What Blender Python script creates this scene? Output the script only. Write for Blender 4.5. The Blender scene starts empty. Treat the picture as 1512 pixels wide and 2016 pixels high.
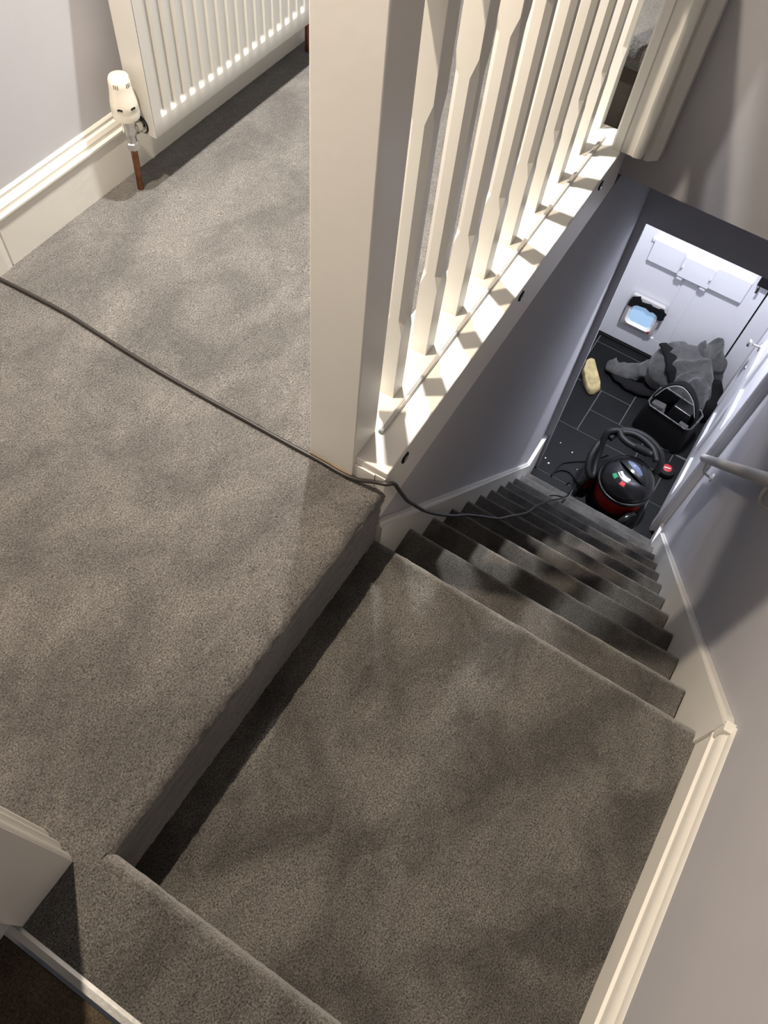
import bpy, bmesh, math, random
from mathutils import Vector, Matrix, noise
random.seed(7)
R = math.radians
scn = bpy.context.scene
COL = scn.collection

# ---------------------------------------------------------------- camera
cam_d = bpy.data.cameras.new('camera'); cam = bpy.data.objects.new('camera', cam_d); COL.objects.link(cam)
cam.location = (-0.82467, -0.37819, 1.68964)
cam.rotation_euler = (0.521756, -0.077621, -1.009921)
cam_d.sensor_fit = 'VERTICAL'; cam_d.sensor_height = 36.0; cam_d.sensor_width = 27.0
cam_d.lens = 1576.09 / 2016 * 36.0
cam_d.clip_start = 0.02
scn.camera = cam

# ---------------------------------------------------------------- world, lamps, exposure
w = bpy.data.worlds.new('world'); scn.world = w; w.use_nodes = True
bg = w.node_tree.nodes['Background']; bg.inputs[0].default_value = (0.62, 0.76, 1.0, 1); bg.inputs[1].default_value = 0.6
scn.view_settings.view_transform = 'Standard'; scn.view_settings.look = 'None'
scn.view_settings.gamma = 1.0; scn.view_settings.exposure = 0.0; scn.view_settings.use_curve_mapping = False

def spot(name, loc, power, col, angle, blend, rad=0.03, aim=(0, 0, -1)):
    l = bpy.data.lights.new(name, 'SPOT'); l.energy = power; l.color = col
    l.spot_size = R(angle); l.spot_blend = blend; l.shadow_soft_size = rad
    o = bpy.data.objects.new(name, l); COL.objects.link(o); o.location = loc
    o.rotation_euler = Vector(aim).to_track_quat('-Z', 'Y').to_euler(); return o
def area(name, loc, power, col, sx, sy, aim):
    l = bpy.data.lights.new(name, 'AREA'); l.energy = power; l.color = col
    l.shape = 'RECTANGLE'; l.size = sx; l.size_y = sy
    o = bpy.data.objects.new(name, l); COL.objects.link(o); o.location = loc
    o.rotation_euler = Vector(aim).to_track_quat('-Z', 'Y').to_euler(); return o
spot('landing_downlight', (-0.275, 0.746, 2.90), 370, (1.0, 0.85, 0.68), 128, 1.0, 0.028)
spot('landing_downlight', (0.90, 0.66, 2.93), 560, (1.0, 0.98, 0.95), 66, 1.0, 0.028)
spot('hall_lamp', (2.78, -0.30, 0.10), 285, (0.88, 0.90, 1.0), 112, 0.5, 0.05, (0.40, 0.02, -1))
area('hall_fanlight_daylight', (3.60, -0.25, -1.10), 0.8, (0.72, 0.80, 1.0), 0.5, 0.6, (-1, 0, -0.35))

# ---------------------------------------------------------------- helpers
def tag(o, label=None, cat=None, group=None, kind=None):
    if label: o['label'] = label
    if cat: o['category'] = cat
    if group: o['group'] = group
    if kind: o['kind'] = kind
    return o
def empty(name, loc=(0, 0, 0), rz=0.0, **k):
    o = bpy.data.objects.new(name, None); COL.objects.link(o); o.location = loc
    o.rotation_euler = (0, 0, rz); o.empty_display_size = 0.05; tag(o, **k); return o
def link(name, me, mat, parent=None, **k):
    o = bpy.data.objects.new(name, me); COL.objects.link(o)
    if mat: me.materials.append(mat)
    if parent: o.parent = parent
    tag(o, **k); return o
def build(name, bm, mat, parent=None, smooth=False, **k):
    bmesh.ops.recalc_face_normals(bm, faces=bm.faces)
    me = bpy.data.meshes.new(name); bm.to_mesh(me); bm.free()
    if smooth:
        for p in me.polygons: p.use_smooth = True
        if smooth != 'all':
            me.set_sharp_from_angle(angle=R(smooth if smooth is not True else 40))
    o = link(name, me, mat, parent, **k)
    if smooth == 50:
        wn = o.modifiers.new('weighted_normal', 'WEIGHTED_NORMAL'); wn.keep_sharp = True; wn.weight = 100
    return o
def box(bm, x0, x1, y0, y1, z0, z1, bev=0.0, M=None):
    vs = [bm.verts.new((x, y, z)) for z in (z0, z1) for x, y in ((x0, y0), (x1, y0), (x1, y1), (x0, y1))]
    fs = [bm.faces.new([vs[i] for i in q]) for q in ((3, 2, 1, 0), (4, 5, 6, 7), (0, 1, 5, 4), (1, 2, 6, 5), (2, 3, 7, 6), (3, 0, 4, 7))]
    if bev > 0:
        es = list({e for f in fs for e in f.edges})
        r = bmesh.ops.bevel(bm, geom=es, offset=bev, segments=2, profile=0.5, affect='EDGES')
        vs = list({v for f in r['faces'] for v in f.verts} | {v for v in vs if v.is_valid})
    if M is not None: bmesh.ops.transform(bm, matrix=M, verts=vs)
    return vs
def bx(name, dims, mat, parent=None, bev=0.0, **k):
    bm = bmesh.new(); box(bm, *dims, bev=bev); return build(name, bm, mat, parent, smooth=bev > 0 and 50, **k)
def prism(bm, prof, a0, a1, axis='y', skew=None):
    """closed profile extruded along an axis; skew(pt, a) may adjust"""
    def P(q, a):
        if axis == 'y': v = (q[0], a, q[1])
        elif axis == 'x': v = (a, q[0], q[1])
        else: v = (q[0], q[1], a)
        return skew(v) if skew else v
    A = [bm.verts.new(P(q, a0)) for q in prof]; B = [bm.verts.new(P(q, a1)) for q in prof]
    n = len(prof)
    for i in range(n): bm.faces.new((A[i], A[(i+1) % n], B[(i+1) % n], B[i]))
    bm.faces.new(A); bm.faces.new(B[::-1])
def lathe(bm, prof, seg=24, M=None, cap=True):
    rings = []
    for r, z in prof:
        rings.append([bm.verts.new((r*math.cos(2*math.pi*i/seg), r*math.sin(2*math.pi*i/seg), z)) for i in range(seg)])
    for a, b in zip(rings, rings[1:]):
        for i in range(seg): bm.faces.new((a[i], a[(i+1) % seg], b[(i+1) % seg], b[i]))
    if cap: bm.faces.new(rings[0][::-1]); bm.faces.new(rings[-1])
    vs = [v for r in rings for v in r]
    if M is not None: bmesh.ops.transform(bm, matrix=M, verts=vs)
    return vs
def catmull(pts, n=8):
    P = [Vector(p) for p in pts]; P = [2*P[0]-P[1]] + P + [2*P[-1]-P[-2]]; out = []
    for i in range(1, len(P)-2):
        a, b, c, d = P[i-1:i+3]
        for k in range(n):
            t = k/n
            out.append(0.5*((2*b)+(c-a)*t+(2*a-5*b+4*c-d)*t*t+(3*b-a-3*c+d)*t**3))
    out.append(P[-2]); return out
def tube(bm, pts, r, seg=8, flat=1.0, ridge=0.0, up=Vector((0, 0, 1))):
    rings = []; n = len(pts); N = None
    for i, p in enumerate(pts):
        t = (pts[min(i+1, n-1)]-pts[max(i-1, 0)])
        t = t.normalized() if t.length > 1e-9 else Vector((1, 0, 0))
        if N is None:
            N = up - t*up.dot(t)
            if N.length < 1e-3: N = Vector((1, 0, 0)) - t*t.x
            N.normalize()
        else:
            N = N - t*N.dot(t); N.normalize()
        Bn = t.cross(N)
        rr = r(i/(n-1)) if callable(r) else r
        if ridge and i % 2: rr *= 1-ridge
        rings.append([bm.verts.new(p + N*math.cos(2*math.pi*k/seg)*rr*flat + Bn*math.sin(2*math.pi*k/seg)*rr) for k in range(seg)])
    for a, b in zip(rings, rings[1:]):
        for k in range(seg): bm.faces.new((a[k], a[(k+1) % seg], b[(k+1) % seg], b[k]))
    bm.faces.new(rings[0][::-1]); bm.faces.new(rings[-1])

# ---------------------------------------------------------------- materials
def mat(name, col, rough=0.5, metal=0.0, spec=0.5, bump=0.0, bscale=200, var=0.0, vscale=6, sheen=0.0, emis=None, estr=0):
    m = bpy.data.materials.new(name); m.use_nodes = True; nt = m.node_tree; b = nt.nodes['Principled BSDF']
    b.inputs['Base Color'].default_value = (*col, 1); b.inputs['Roughness'].default_value = rough
    b.inputs['Metallic'].default_value = metal; b.inputs['Specular IOR Level'].default_value = spec
    if sheen: b.inputs['Sheen Weight'].default_value = sheen
    if emis: b.inputs['Emission Color'].default_value = (*emis, 1); b.inputs['Emission Strength'].default_value = estr
    tc = nt.nodes.new('ShaderNodeTexCoord')
    if var:
        n = nt.nodes.new('ShaderNodeTexNoise'); n.inputs['Scale'].default_value = vscale; n.inputs['Detail'].default_value = 5
        r = nt.nodes.new('ShaderNodeMapRange'); r.inputs[1].default_value = 0.3; r.inputs[2].default_value = 0.7
        r.inputs[3].default_value = 1-var; r.inputs[4].default_value = 1+var*0.5
        mx = nt.nodes.new('ShaderNodeVectorMath'); mx.operation = 'SCALE'; mx.inputs[0].default_value = col
        nt.links.new(tc.outputs['Object'], n.inputs['Vector']); nt.links.new(n.outputs[0], r.inputs[0])
        nt.links.new(r.outputs[0], mx.inputs['Scale']); nt.links.new(mx.outputs[0], b.inputs['Base Color'])
    if bump:
        n = nt.nodes.new('ShaderNodeTexNoise'); n.inputs['Scale'].default_value = bscale; n.inputs['Detail'].default_value = 3
        bp = nt.nodes.new('ShaderNodeBump'); bp.inputs['Strength'].default_value = bump; bp.inputs['Distance'].default_value = 0.002
        nt.links.new(tc.outputs['Object'], n.inputs['Vector']); nt.links.new(n.outputs[0], bp.inputs['Height'])
        nt.links.new(bp.outputs[0], b.inputs['Normal'])
    return m
def carpet_mat(name, dark, light, seed=0.0, low=0.72, high=1.22, pscale=5.0):
    m = bpy.data.materials.new(name); m.use_nodes = True; nt = m.node_tree; b = nt.nodes['Principled BSDF']
    N = nt.nodes.new; L = nt.links.new
    b.inputs['Roughness'].default_value = 1.0; b.inputs['Specular IOR Level'].default_value = 0.15
    b.inputs['Sheen Weight'].default_value = 0.55; b.inputs['Sheen Roughness'].default_value = 0.42
    g = N('ShaderNodeNewGeometry')
    fine = N('ShaderNodeTexNoise'); fine.inputs['Scale'].default_value = 300; fine.inputs['Detail'].default_value = 4; fine.inputs['Roughness'].default_value = 0.75
    L(g.outputs['Position'], fine.inputs['Vector'])
    rp = N('ShaderNodeValToRGB'); rp.color_ramp.elements[0].position = 0.36; rp.color_ramp.elements[1].position = 0.66
    rp.color_ramp.elements[0].color = (*dark, 1); rp.color_ramp.elements[1].color = (*light, 1)
    e = rp.color_ramp.elements.new(0.82); e.color = (*[min(1.0, c*2.1) for c in light], 1)
    L(fine.outputs[0], rp.inputs[0])
    # lie of the pile: brushed patches
    mp = N('ShaderNodeMapping'); mp.inputs['Location'].default_value = (seed, seed*0.7, 0); mp.inputs['Scale'].default_value = (1.0, 1.35, 1.0)
    mp.inputs['Rotation'].default_value = (0, 0, 0.6)
    L(g.outputs['Position'], mp.inputs['Vector'])
    big = N('ShaderNodeTexNoise'); big.inputs['Scale'].default_value = pscale; big.inputs['Detail'].default_value = 3.5
    big.inputs['Roughness'].default_value = 0.55; big.inputs['Distortion'].default_value = 0.5
    L(mp.outputs[0], big.inputs['Vector'])
    mid = N('ShaderNodeTexNoise'); mid.inputs['Scale'].default_value = 60; mid.inputs['Detail'].default_value = 4
    L(g.outputs['Position'], mid.inputs['Vector'])
    r1 = N('ShaderNodeMapRange'); r1.inputs[1].default_value = 0.36; r1.inputs[2].default_value = 0.64; r1.inputs[3].default_value = low; r1.inputs[4].default_value = high
    r2 = N('ShaderNodeMapRange'); r2.inputs[1].default_value = 0.3; r2.inputs[2].default_value = 0.7; r2.inputs[3].default_value = 0.9; r2.inputs[4].default_value = 1.1
    L(big.outputs[0], r1.inputs[0]); L(mid.outputs[0], r2.inputs[0])
    mu = N('ShaderNodeMath'); mu.operation = 'MULTIPLY'; L(r1.outputs[0], mu.inputs[0]); L(r2.outputs[0], mu.inputs[1])
    sc = N('ShaderNodeVectorMath'); sc.operation = 'SCALE'; L(rp.outputs[0], sc.inputs[0]); L(mu.outputs[0], sc.inputs['Scale'])
    L(sc.outputs[0], b.inputs['Base Color'])
    bp = N('ShaderNodeBump'); bp.inputs['Strength'].default_value = 0.9; bp.inputs['Distance'].default_value = 0.003
    ad = N('ShaderNodeMath'); ad.operation = 'ADD'; L(fine.outputs[0], ad.inputs[0]); L(mid.outputs[0], ad.inputs[1])
    L(ad.outputs[0], bp.inputs['Height']); L(bp.outputs[0], b.inputs['Normal'])
    return m
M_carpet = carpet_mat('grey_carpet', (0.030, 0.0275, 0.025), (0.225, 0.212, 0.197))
M_carpet_shaded = carpet_mat('grey_carpet_shaded', (0.021, 0.0195, 0.0175), (0.20, 0.188, 0.173), seed=1.7, low=0.62, high=1.25, pscale=5.5)  # same grey carpet; dimmer look of lower steps and threshold put into its colour
M_brown = carpet_mat('brown_carpet', (0.035, 0.024, 0.015), (0.13, 0.095, 0.06), seed=3)
M_white = mat('white_gloss_paint', (0.80, 0.78, 0.72), 0.35, bump=0.12, bscale=60, var=0.03)
M_board = mat('white_satin_board', (0.82, 0.80, 0.74), 0.4, bump=0.1, bscale=50)
M_rad = mat('radiator_enamel', (0.67, 0.66, 0.62), 0.3)
M_wall = mat('pale_lilac_emulsion', (0.46, 0.455, 0.48), 0.75, bump=0.12, bscale=35, var=0.03)
M_wallup = mat('white_emulsion', (0.57, 0.57, 0.61), 0.75, bump=0.12, bscale=30, var=0.02)
M_hallwhite = mat('hall_door_paint', (0.74, 0.74, 0.77), 0.4, bump=0.08, bscale=40)
M_ceil = mat('ceiling_paint', (0.62, 0.62, 0.62), 0.8)
M_tile = mat('dark_slate_tile', (0.008, 0.0085, 0.009), 0.5, spec=0.15, bump=0.15, bscale=90, var=0.25, vscale=5)
M_grout = mat('pale_grout', (0.11, 0.11, 0.105), 0.9)
M_black = mat('black_plastic', (0.010, 0.010, 0.011), 0.22)
M_blackm = mat('matt_black', (0.007, 0.007, 0.0075), 0.7, spec=0.25)
M_hose = mat('ribbed_black_hose', (0.014, 0.014, 0.0145), 0.5, spec=0.3)
M_cable = mat('dark_cable', (0.022, 0.018, 0.016), 0.45)
M_red = mat('red_plastic', (0.36, 0.012, 0.010), 0.3)
M_redb = mat('red_button', (0.75, 0.05, 0.06), 0.4)
M_green = mat('green_button', (0.03, 0.32, 0.14), 0.4)
M_label = mat('white_label', (0.85, 0.85, 0.85), 0.5)
M_chrome = mat('chrome', (0.75, 0.74, 0.72), 0.18, metal=1.0)
M_steel = mat('brushed_metal_strip', (0.72, 0.72, 0.70), 0.28, metal=1.0, bump=0.1, bscale=120)
M_copper = mat('copper_pipe', (0.30, 0.14, 0.08), 0.4, metal=1.0, var=0.3, vscale=40)
M_cream = mat('cream_plastic', (0.80, 0.76, 0.66), 0.35)
M_slot = mat('dark_slot', (0.01, 0.01, 0.01), 0.8)
M_greycl = mat('grey_fabric', (0.075, 0.074, 0.073), 0.95, bump=0.4, bscale=250, var=0.15, vscale=12, sheen=0.2)
nt = M_greycl.node_tree
_n = nt.nodes.new('ShaderNodeTexNoise'); _n.inputs['Scale'].default_value = 9; _n.inputs['Detail'].default_value = 2.5; _n.inputs['Distortion'].default_value = 1.2
_b = nt.nodes.new('ShaderNodeBump'); _b.inputs['Strength'].default_value = 0.8; _b.inputs['Distance'].default_value = 0.022
_t = nt.nodes.new('ShaderNodeTexCoord'); nt.links.new(_t.outputs['Object'], _n.inputs['Vector']); nt.links.new(_n.outputs[0], _b.inputs['Height'])
nt.links.new(_b.outputs[0], nt.nodes['Principled BSDF'].inputs['Normal'])
M_blackcl = mat('black_fabric', (0.009, 0.009, 0.0095), 0.95, spec=0.2, bump=0.4, bscale=250)
M_foam = mat('yellowed_foam', (0.50, 0.40, 0.20), 0.9, bump=0.5, bscale=70, var=0.35, vscale=18)
M_pane = mat('frosted_flap_pane', (0.35, 0.5, 0.65), 0.15, emis=(0.36, 0.58, 0.85), estr=0.55)
M_flapfr = mat('grey_flap_frame', (0.48, 0.46, 0.45), 0.4)
M_darkbrown = mat('matt_dark_brown', (0.055, 0.042, 0.032), 0.85, var=0.2, vscale=20)
M_rawwood = mat('worn_timber_edge', (0.20, 0.14, 0.085), 0.8, var=0.3, vscale=30)
M_railp = mat('grey_white_rail_paint', (0.60, 0.58, 0.54), 0.4)
M_redlabel = mat('red_label', (0.45, 0.03, 0.03), 0.5)

# ---------------------------------------------------------------- key sizes
RI, GO = 0.22, 0.192          # riser, going
WS = 0.822                    # carpet width on the flight
ZU = 0.22                     # upper landing level
ZG = -12*RI                   # ground floor level
def nosez(x): return -RI/GO*x

# ================================================================ STRUCTURE
def carpet_slab(bm, x0, x1, y0, y1, z0, z1, nose_sides, r=0.022, lip=0.014, seg=4):
    """carpet sheet wrapped over a step; nose_sides subset of '-x+x-y+y' get a rounded nosing"""
    prof = None
# --- floor: upper landing (carpet wrapped over its edge), built as prisms with a rounded nose
def nose_profile(edge, back, ztop, zbot, sgn=1, r=0.022, lip=0.012):
    """profile in (a,z); nose at a=edge pointing towards sgn, running back to a=back"""
    pts = [(back, zbot), (back, ztop)]
    n = 6
    for i in range(n+1):
        a = math.pi/2 - math.pi*0.5*i/n
        pts.append((edge - sgn*r + sgn*r*math.cos(a), ztop - r + r*math.sin(a)))
    pts += [(edge, ztop-r*1.4), (edge - sgn*lip*0.6, ztop-r*2.1), (edge - sgn*lip, ztop-r*2.6), (edge - sgn*lip, zbot)]
    return pts
def subdiv(bm, cuts):
    pass
root_floor = empty('floor', (0, 0, ZU), kind='structure')
def place(o, root):                      # keep world coordinates although parented
    o.parent = root; o.matrix_parent_inverse = Matrix.Translation(-Vector(root.location)); return o
def rough_edges(o, amp=0.0016, cell=0.012, only_top=None):
    """finely cut the mesh and jitter it so that the carpet has a tufted outline"""
    me = o.data; bm = bmesh.new(); bm.from_mesh(me)
    bb = [max(v.co[i] for v in bm.verts)-min(v.co[i] for v in bm.verts) for i in range(3)]
    for ax in range(3):
        lo = min(v.co[ax] for v in bm.verts); n = int(bb[ax]/cell)
        for k in range(1, n):
            no = [0, 0, 0]; no[ax] = 1; co = [0, 0, 0]; co[ax] = lo+bb[ax]*k/n
            bmesh.ops.bisect_plane(bm, geom=bm.verts[:]+bm.edges[:]+bm.faces[:], plane_co=co, plane_no=no)
    for v in bm.verts:
        d = noise.noise_vector(v.co*150)*amp + noise.noise_vector(v.co*45)*amp*0.8
        v.co += d
    bm.to_mesh(me); bm.free()
    for p in me.polygons: p.use_smooth = True
    me.set_sharp_from_angle(angle=R(62))

def bm_obj(name, fn, m, root=None, smooth=False, **k):
    bm = bmesh.new(); fn(bm); o = build(name, bm, m, None, smooth, **k)
    if root: place(o, root)
    return o
# landing edge along X (riser to the quarter landing, faces -y)
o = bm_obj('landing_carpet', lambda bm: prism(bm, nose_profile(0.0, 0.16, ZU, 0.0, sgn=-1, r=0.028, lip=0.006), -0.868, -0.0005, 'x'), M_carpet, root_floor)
rough_edges(o, amp=0.0022, cell=0.0075)
# bottom-left step nose along Y (faces +x)
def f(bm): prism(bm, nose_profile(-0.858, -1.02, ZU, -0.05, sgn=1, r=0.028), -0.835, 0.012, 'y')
o = bm_obj('threshold_step_carpet', f, M_carpet_shaded, root_floor); rough_edges(o)
def f(bm):
    box(bm, -1.02, 3.2, 0.155, 1.118, ZU-0.03, ZU)
o = bm_obj('landing_carpet', f, M_carpet, root_floor); rough_edges(o, cell=0.016)
o = bm_obj('landing_carpet', lambda bm: box(bm, -1.02, -0.866, 0.010, 0.156, ZU-0.03, ZU), M_carpet, root_floor); rough_edges(o, cell=0.012)
# step up beyond: plain dark brown block under a carpeted nose
def f(bm): prism(bm, nose_profile(1.440, 3.19, 0.50, 0.425, sgn=-1, r=0.03), 0.055, 0.215, 'y')
o = bm_obj('upper_step_carpet', f, M_carpet, root_floor); rough_edges(o)
bm_obj('upper_step_riser', lambda bm: box(bm, 1.458, 3.19, 0.055, 0.205, 0.1, 0.43), M_darkbrown, root_floor)
# slab of the upper floor and hall ceiling
bm_obj('floor_slab', lambda bm: (box(bm, -1.1, 3.9, 0.215, 1.3, 0.10, ZU-0.055), box(bm, 1.418, 3.9, -0.95, 0.22, 0.146, ZU-0.03)), M_ceil, root_floor)
bm_obj('landing_substructure', lambda bm: box(bm, -0.86, -0.006, 0.02, 0.22, -0.2, ZU-0.055), M_darkbrown, root_floor)
bm_obj('threshold_floor', lambda bm: box(bm, -2.8, -1.02, -2.0, 1.3, 0.0, ZU-0.012), M_darkbrown, root_floor)
rf = empty('floor_room', (-1.6, -0.3, ZU), kind='structure')
o = bm_obj('brown_carpet', lambda bm: box(bm, -2.8, -1.036, -2.0, 1.0, ZU-0.02, ZU-0.002), M_brown, rf)

# --- staircase
def wl(x): return 0.014 + 0.0165*x            # face of the wall left of the flight
st = empty('staircase', (0, 0, -RI*6), label='steep straight stair flight covered in plain grey carpet, with quarter landing', cat='stairs')
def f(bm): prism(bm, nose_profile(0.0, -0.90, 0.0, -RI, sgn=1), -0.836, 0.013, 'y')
o = bm_obj('quarter_landing', f, M_carpet_shaded, st); rough_edges(o, cell=0.016)
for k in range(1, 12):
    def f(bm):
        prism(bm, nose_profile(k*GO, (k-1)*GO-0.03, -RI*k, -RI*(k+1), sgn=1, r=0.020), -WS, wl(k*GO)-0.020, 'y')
    o = bm_obj('carpeted_step', f, M_carpet_shaded, st); rough_edges(o, cell=0.02, amp=0.0013)
def wl(x): return 0.014 + 0.0165*x            # face of the wall left of the flight
def string_prof(off, x0, x1):
    return [(x0, nosez(x0)+off), (x1, nosez(x1)+off), (x1, nosez(x1)-0.30 if nosez(x1)-0.3 > ZG else ZG), (x0, nosez(x0)-0.45)]
def f(bm):
    x1 = 2.335
    for t, off in ((0.022, 0.070), (0.013, 0.082)):
        A = [(-0.006, nosez(0.03)+off+0.035), (0.03, nosez(0.03)+off), (x1-0.27, nosez(x1-0.27)+off), (x1, nosez(x1-0.27)+off), (x1, ZG), (2.1, ZG), (-0.006, -0.45)]
        if t < 0.02: A = [(A[0][0]+0.004, A[0][1])] + A[1:3] + [(x1-0.003, A[3][1]), (x1-0.003, ZG+0.003), (2.1, ZG+0.003), (-0.002, -0.44)]
        prism(bm, A, 0.0, 1.0, 'y', skew=lambda v: (v[0], wl(v[0])-t + (t-(0.001 if t < 0.02 else 0))*v[1], v[2]))
o = bm_obj('stair_string', f, M_white, st)
def f(bm):
    x1 = 2.30
    for t, off in ((0.024, 0.100), (0.013, 0.114)):
        A = [(-0.035, 0.150), (0.0, nosez(0.0)+off+0.012), (x1-0.20, nosez(x1-0.20)+off), (x1-0.20, ZG), (2.05, ZG), (-0.035, -0.5)]
        e_ = 0.002 if t < 0.02 else 0.0
        A = [(max(x, -0.035+e_) if x < 1 else x-e_, z+(e_ if z < -2.5 else 0)) for x, z in A]
        prism(bm, A, -0.85+e_*0.5, -0.85+t, 'y')
o = bm_obj('stair_string', f, M_white, st)

# --- walls
wr = empty('wall_right', (0, -0.86, 0), kind='structure')
bm_obj('plaster', lambda bm: box(bm, -1.12, 2.33, -0.98, -0.85, ZG-0.1, 2.95), M_wall, wr)
wb = bm_obj('wall_stairwell', lambda bm: None, M_wall) if False else None
def f(bm):
    A = [(0.0, ZG-0.1), (2.33, ZG-0.1), (2.33, 0.10), (0.0, 0.10)]
    prism(bm, A, 0, 1, 'y', skew=lambda v: (v[0], wl(v[0]) + 0.12*v[1], v[2]))
bm_obj('wall_left', f, M_wall, kind='structure')
bm_obj('wall_back', lambda bm: box(bm, 1.412, 1.50, -0.85, 0.05, 0.146, 2.95), M_wall, kind='structure')
bm_obj('upper_shade_panel', lambda bm: box(bm, 0.078, 1.415, 0.085, 0.185, 1.64, 2.95), M_wallup, kind='structure')  # unseen panel added above the banister to keep landing light off the stairs
bm_obj('wall_landing', lambda bm: box(bm, -2.8, 3.9, 1.118, 1.25, 0.1, 2.95), M_wallup, kind='structure')
bm_obj('wall_landing_end', lambda bm: box(bm, 3.2, 3.3, 0.0, 1.118, 0.1, 2.95), M_wallup, kind='structure')
bm_obj('wall_side', lambda bm: (box(bm, -1.12, -0.915, 0.105, 1.118, 0.0, 2.95), box(bm, -1.12, -0.915, -0.95, -0.82, -0.1, 2.95), box(bm, -1.12, -0.915, -0.83, 0.11, 2.25, 2.95)), M_wallup, kind='structure')
bm_obj('wall_room', lambda bm: (box(bm, -2.9, -2.8, -2.0, 1.2, 0, 2.95), box(bm, -2.9, -1.12, -2.1, -2.0, 0, 2.95)), M_wallup, kind='structure')
bm_obj('ceiling', lambda bm: box(bm, -2.9, 3.9, -2.1, 1.25, 2.95, 3.05), M_ceil, kind='structure')

# door casing at bottom-left corner (trim_1): lining + architrave
tr = empty('trim_1', (-0.95, 0.06, ZU), kind='structure')
def f(bm):
    box(bm, -1.017, -0.903, 0.046, 0.110, ZU-0.002, 2.25)
    box(bm, -1.13, -1.017, 0.062, 0.110, ZU-0.04, 2.25)
bm_obj('lining', f, M_white, tr)
def f(bm):
    # moulded architrave, profile in plan
    pr = [(-0.915, 0.050), (-0.902, 0.050), (-0.899, 0.054), (-0.898, 0.062), (-0.902, 0.066), (-0.900, 0.074), (-0.894, 0.082), (-0.894, 0.092), (-0.900, 0.096), (-0.896, 0.104), (-0.892, 0.110), (-0.892, 0.122), (-0.915, 0.122)]
    prism(bm, pr, ZU-0.002, 2.25, 'z')
bm_obj('architrave', f, M_white, tr, smooth=30)
# architrave on the landing wall (far left of the picture)
tr2 = empty('trim_2', (0.0, 1.1, ZU), kind='structure')
def f(bm): prism(bm, [(-0.075, 1.120), (-0.075, 1.100), (0.008, 1.096), (0.022, 1.100), (0.028, 1.104), (0.030, 1.120)], ZU-0.002, 2.25, 'z')
bm_obj('architrave', f, M_white, tr2)
# skirting of the landing wall with a moulded top
def skirt_prof(y, s, h, t=0.020):
    """profile (y,z); face towards s"""
    z = ZU
    return [(y, z), (y+s*t, z), (y+s*t, z+h*0.72), (y+s*(t+0.004), z+h*0.735), (y+s*(t+0.004), z+h*0.765), (y+s*t*0.75, z+h*0.775), (y+s*t*0.80, z+h*0.84), (y+s*t*0.62, z+h*0.90), (y+s*t*0.30, z+h*0.915), (y+s*t*0.34, z+h*0.965), (y+s*t*0.14, z+h), (y, z+h)]
def f(bm): prism(bm, skirt_prof(1.119, -1, 0.175), 0.028, 3.2, 'x')
bm_obj('baseboard_landing', f, M_white, kind='structure')
# skirting of the quarter landing along the right wall
def f(bm):
    y, s, t = -0.851, 1, 0.018
    pr = [(y, -0.01), (y+t, -0.01), (y+t, 0.084), (y+t+0.004, 0.090), (y+t+0.004, 0.098), (y+t-0.002, 0.102), (y+t-0.001, 0.128), (y+t-0.006, 0.140), (y+0.007, 0.146), (y+0.006, 0.158), (y+0.002, 0.165), (y, 0.165)]
    prism(bm, pr, -0.90, -0.036, 'x')
bm_obj('mitre_block', lambda bm: box(bm, -0.050, -0.026, -0.85, -0.8285, 0.104, 0.158, bev=0.002), M_white, st)
bm_obj('baseboard_right', f, M_white, kind='structure', smooth=25)

# metal threshold strip
th = bm_obj('threshold_bar', lambda bm: prism(bm, [(-1.040, ZU-0.004), (-1.018, ZU-0.004), (-1.018, ZU+0.0015), (-1.024, ZU+0.004), (-1.034, ZU+0.004), (-1.040, ZU+0.001)], -0.83, 0.062, 'y'), M_steel, None, label='shiny metal threshold bar between the grey stair carpet and brown room carpet', cat='threshold bar')

# ================================================================ BALUSTRADE
AZ = math.atan(0.0235)
bal = empty('balustrade', (0, 0, ZU), label='white painted banister with square newel post and chamfered balusters over the stair well', cat='banister')
def BP(o): # in balustrade frame: yaw about the origin
    o.parent = bal; return o
bal.rotation_euler = (0, 0, AZ)
def blc(name, fn, m, smooth=False, parent=None, **k):
    bm = bmesh.new(); fn(bm)
    bmesh.ops.translate(bm, verts=bm.verts, vec=(0, 0, -ZU))
    return build(name, bm, m, parent or bal, smooth, **k)
# newel post
blc('newel_post', lambda bm: box(bm, -0.008, 0.081, 0.080, 0.190, ZU-0.01, 2.95, bev=0.003), M_white, smooth=50)
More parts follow.
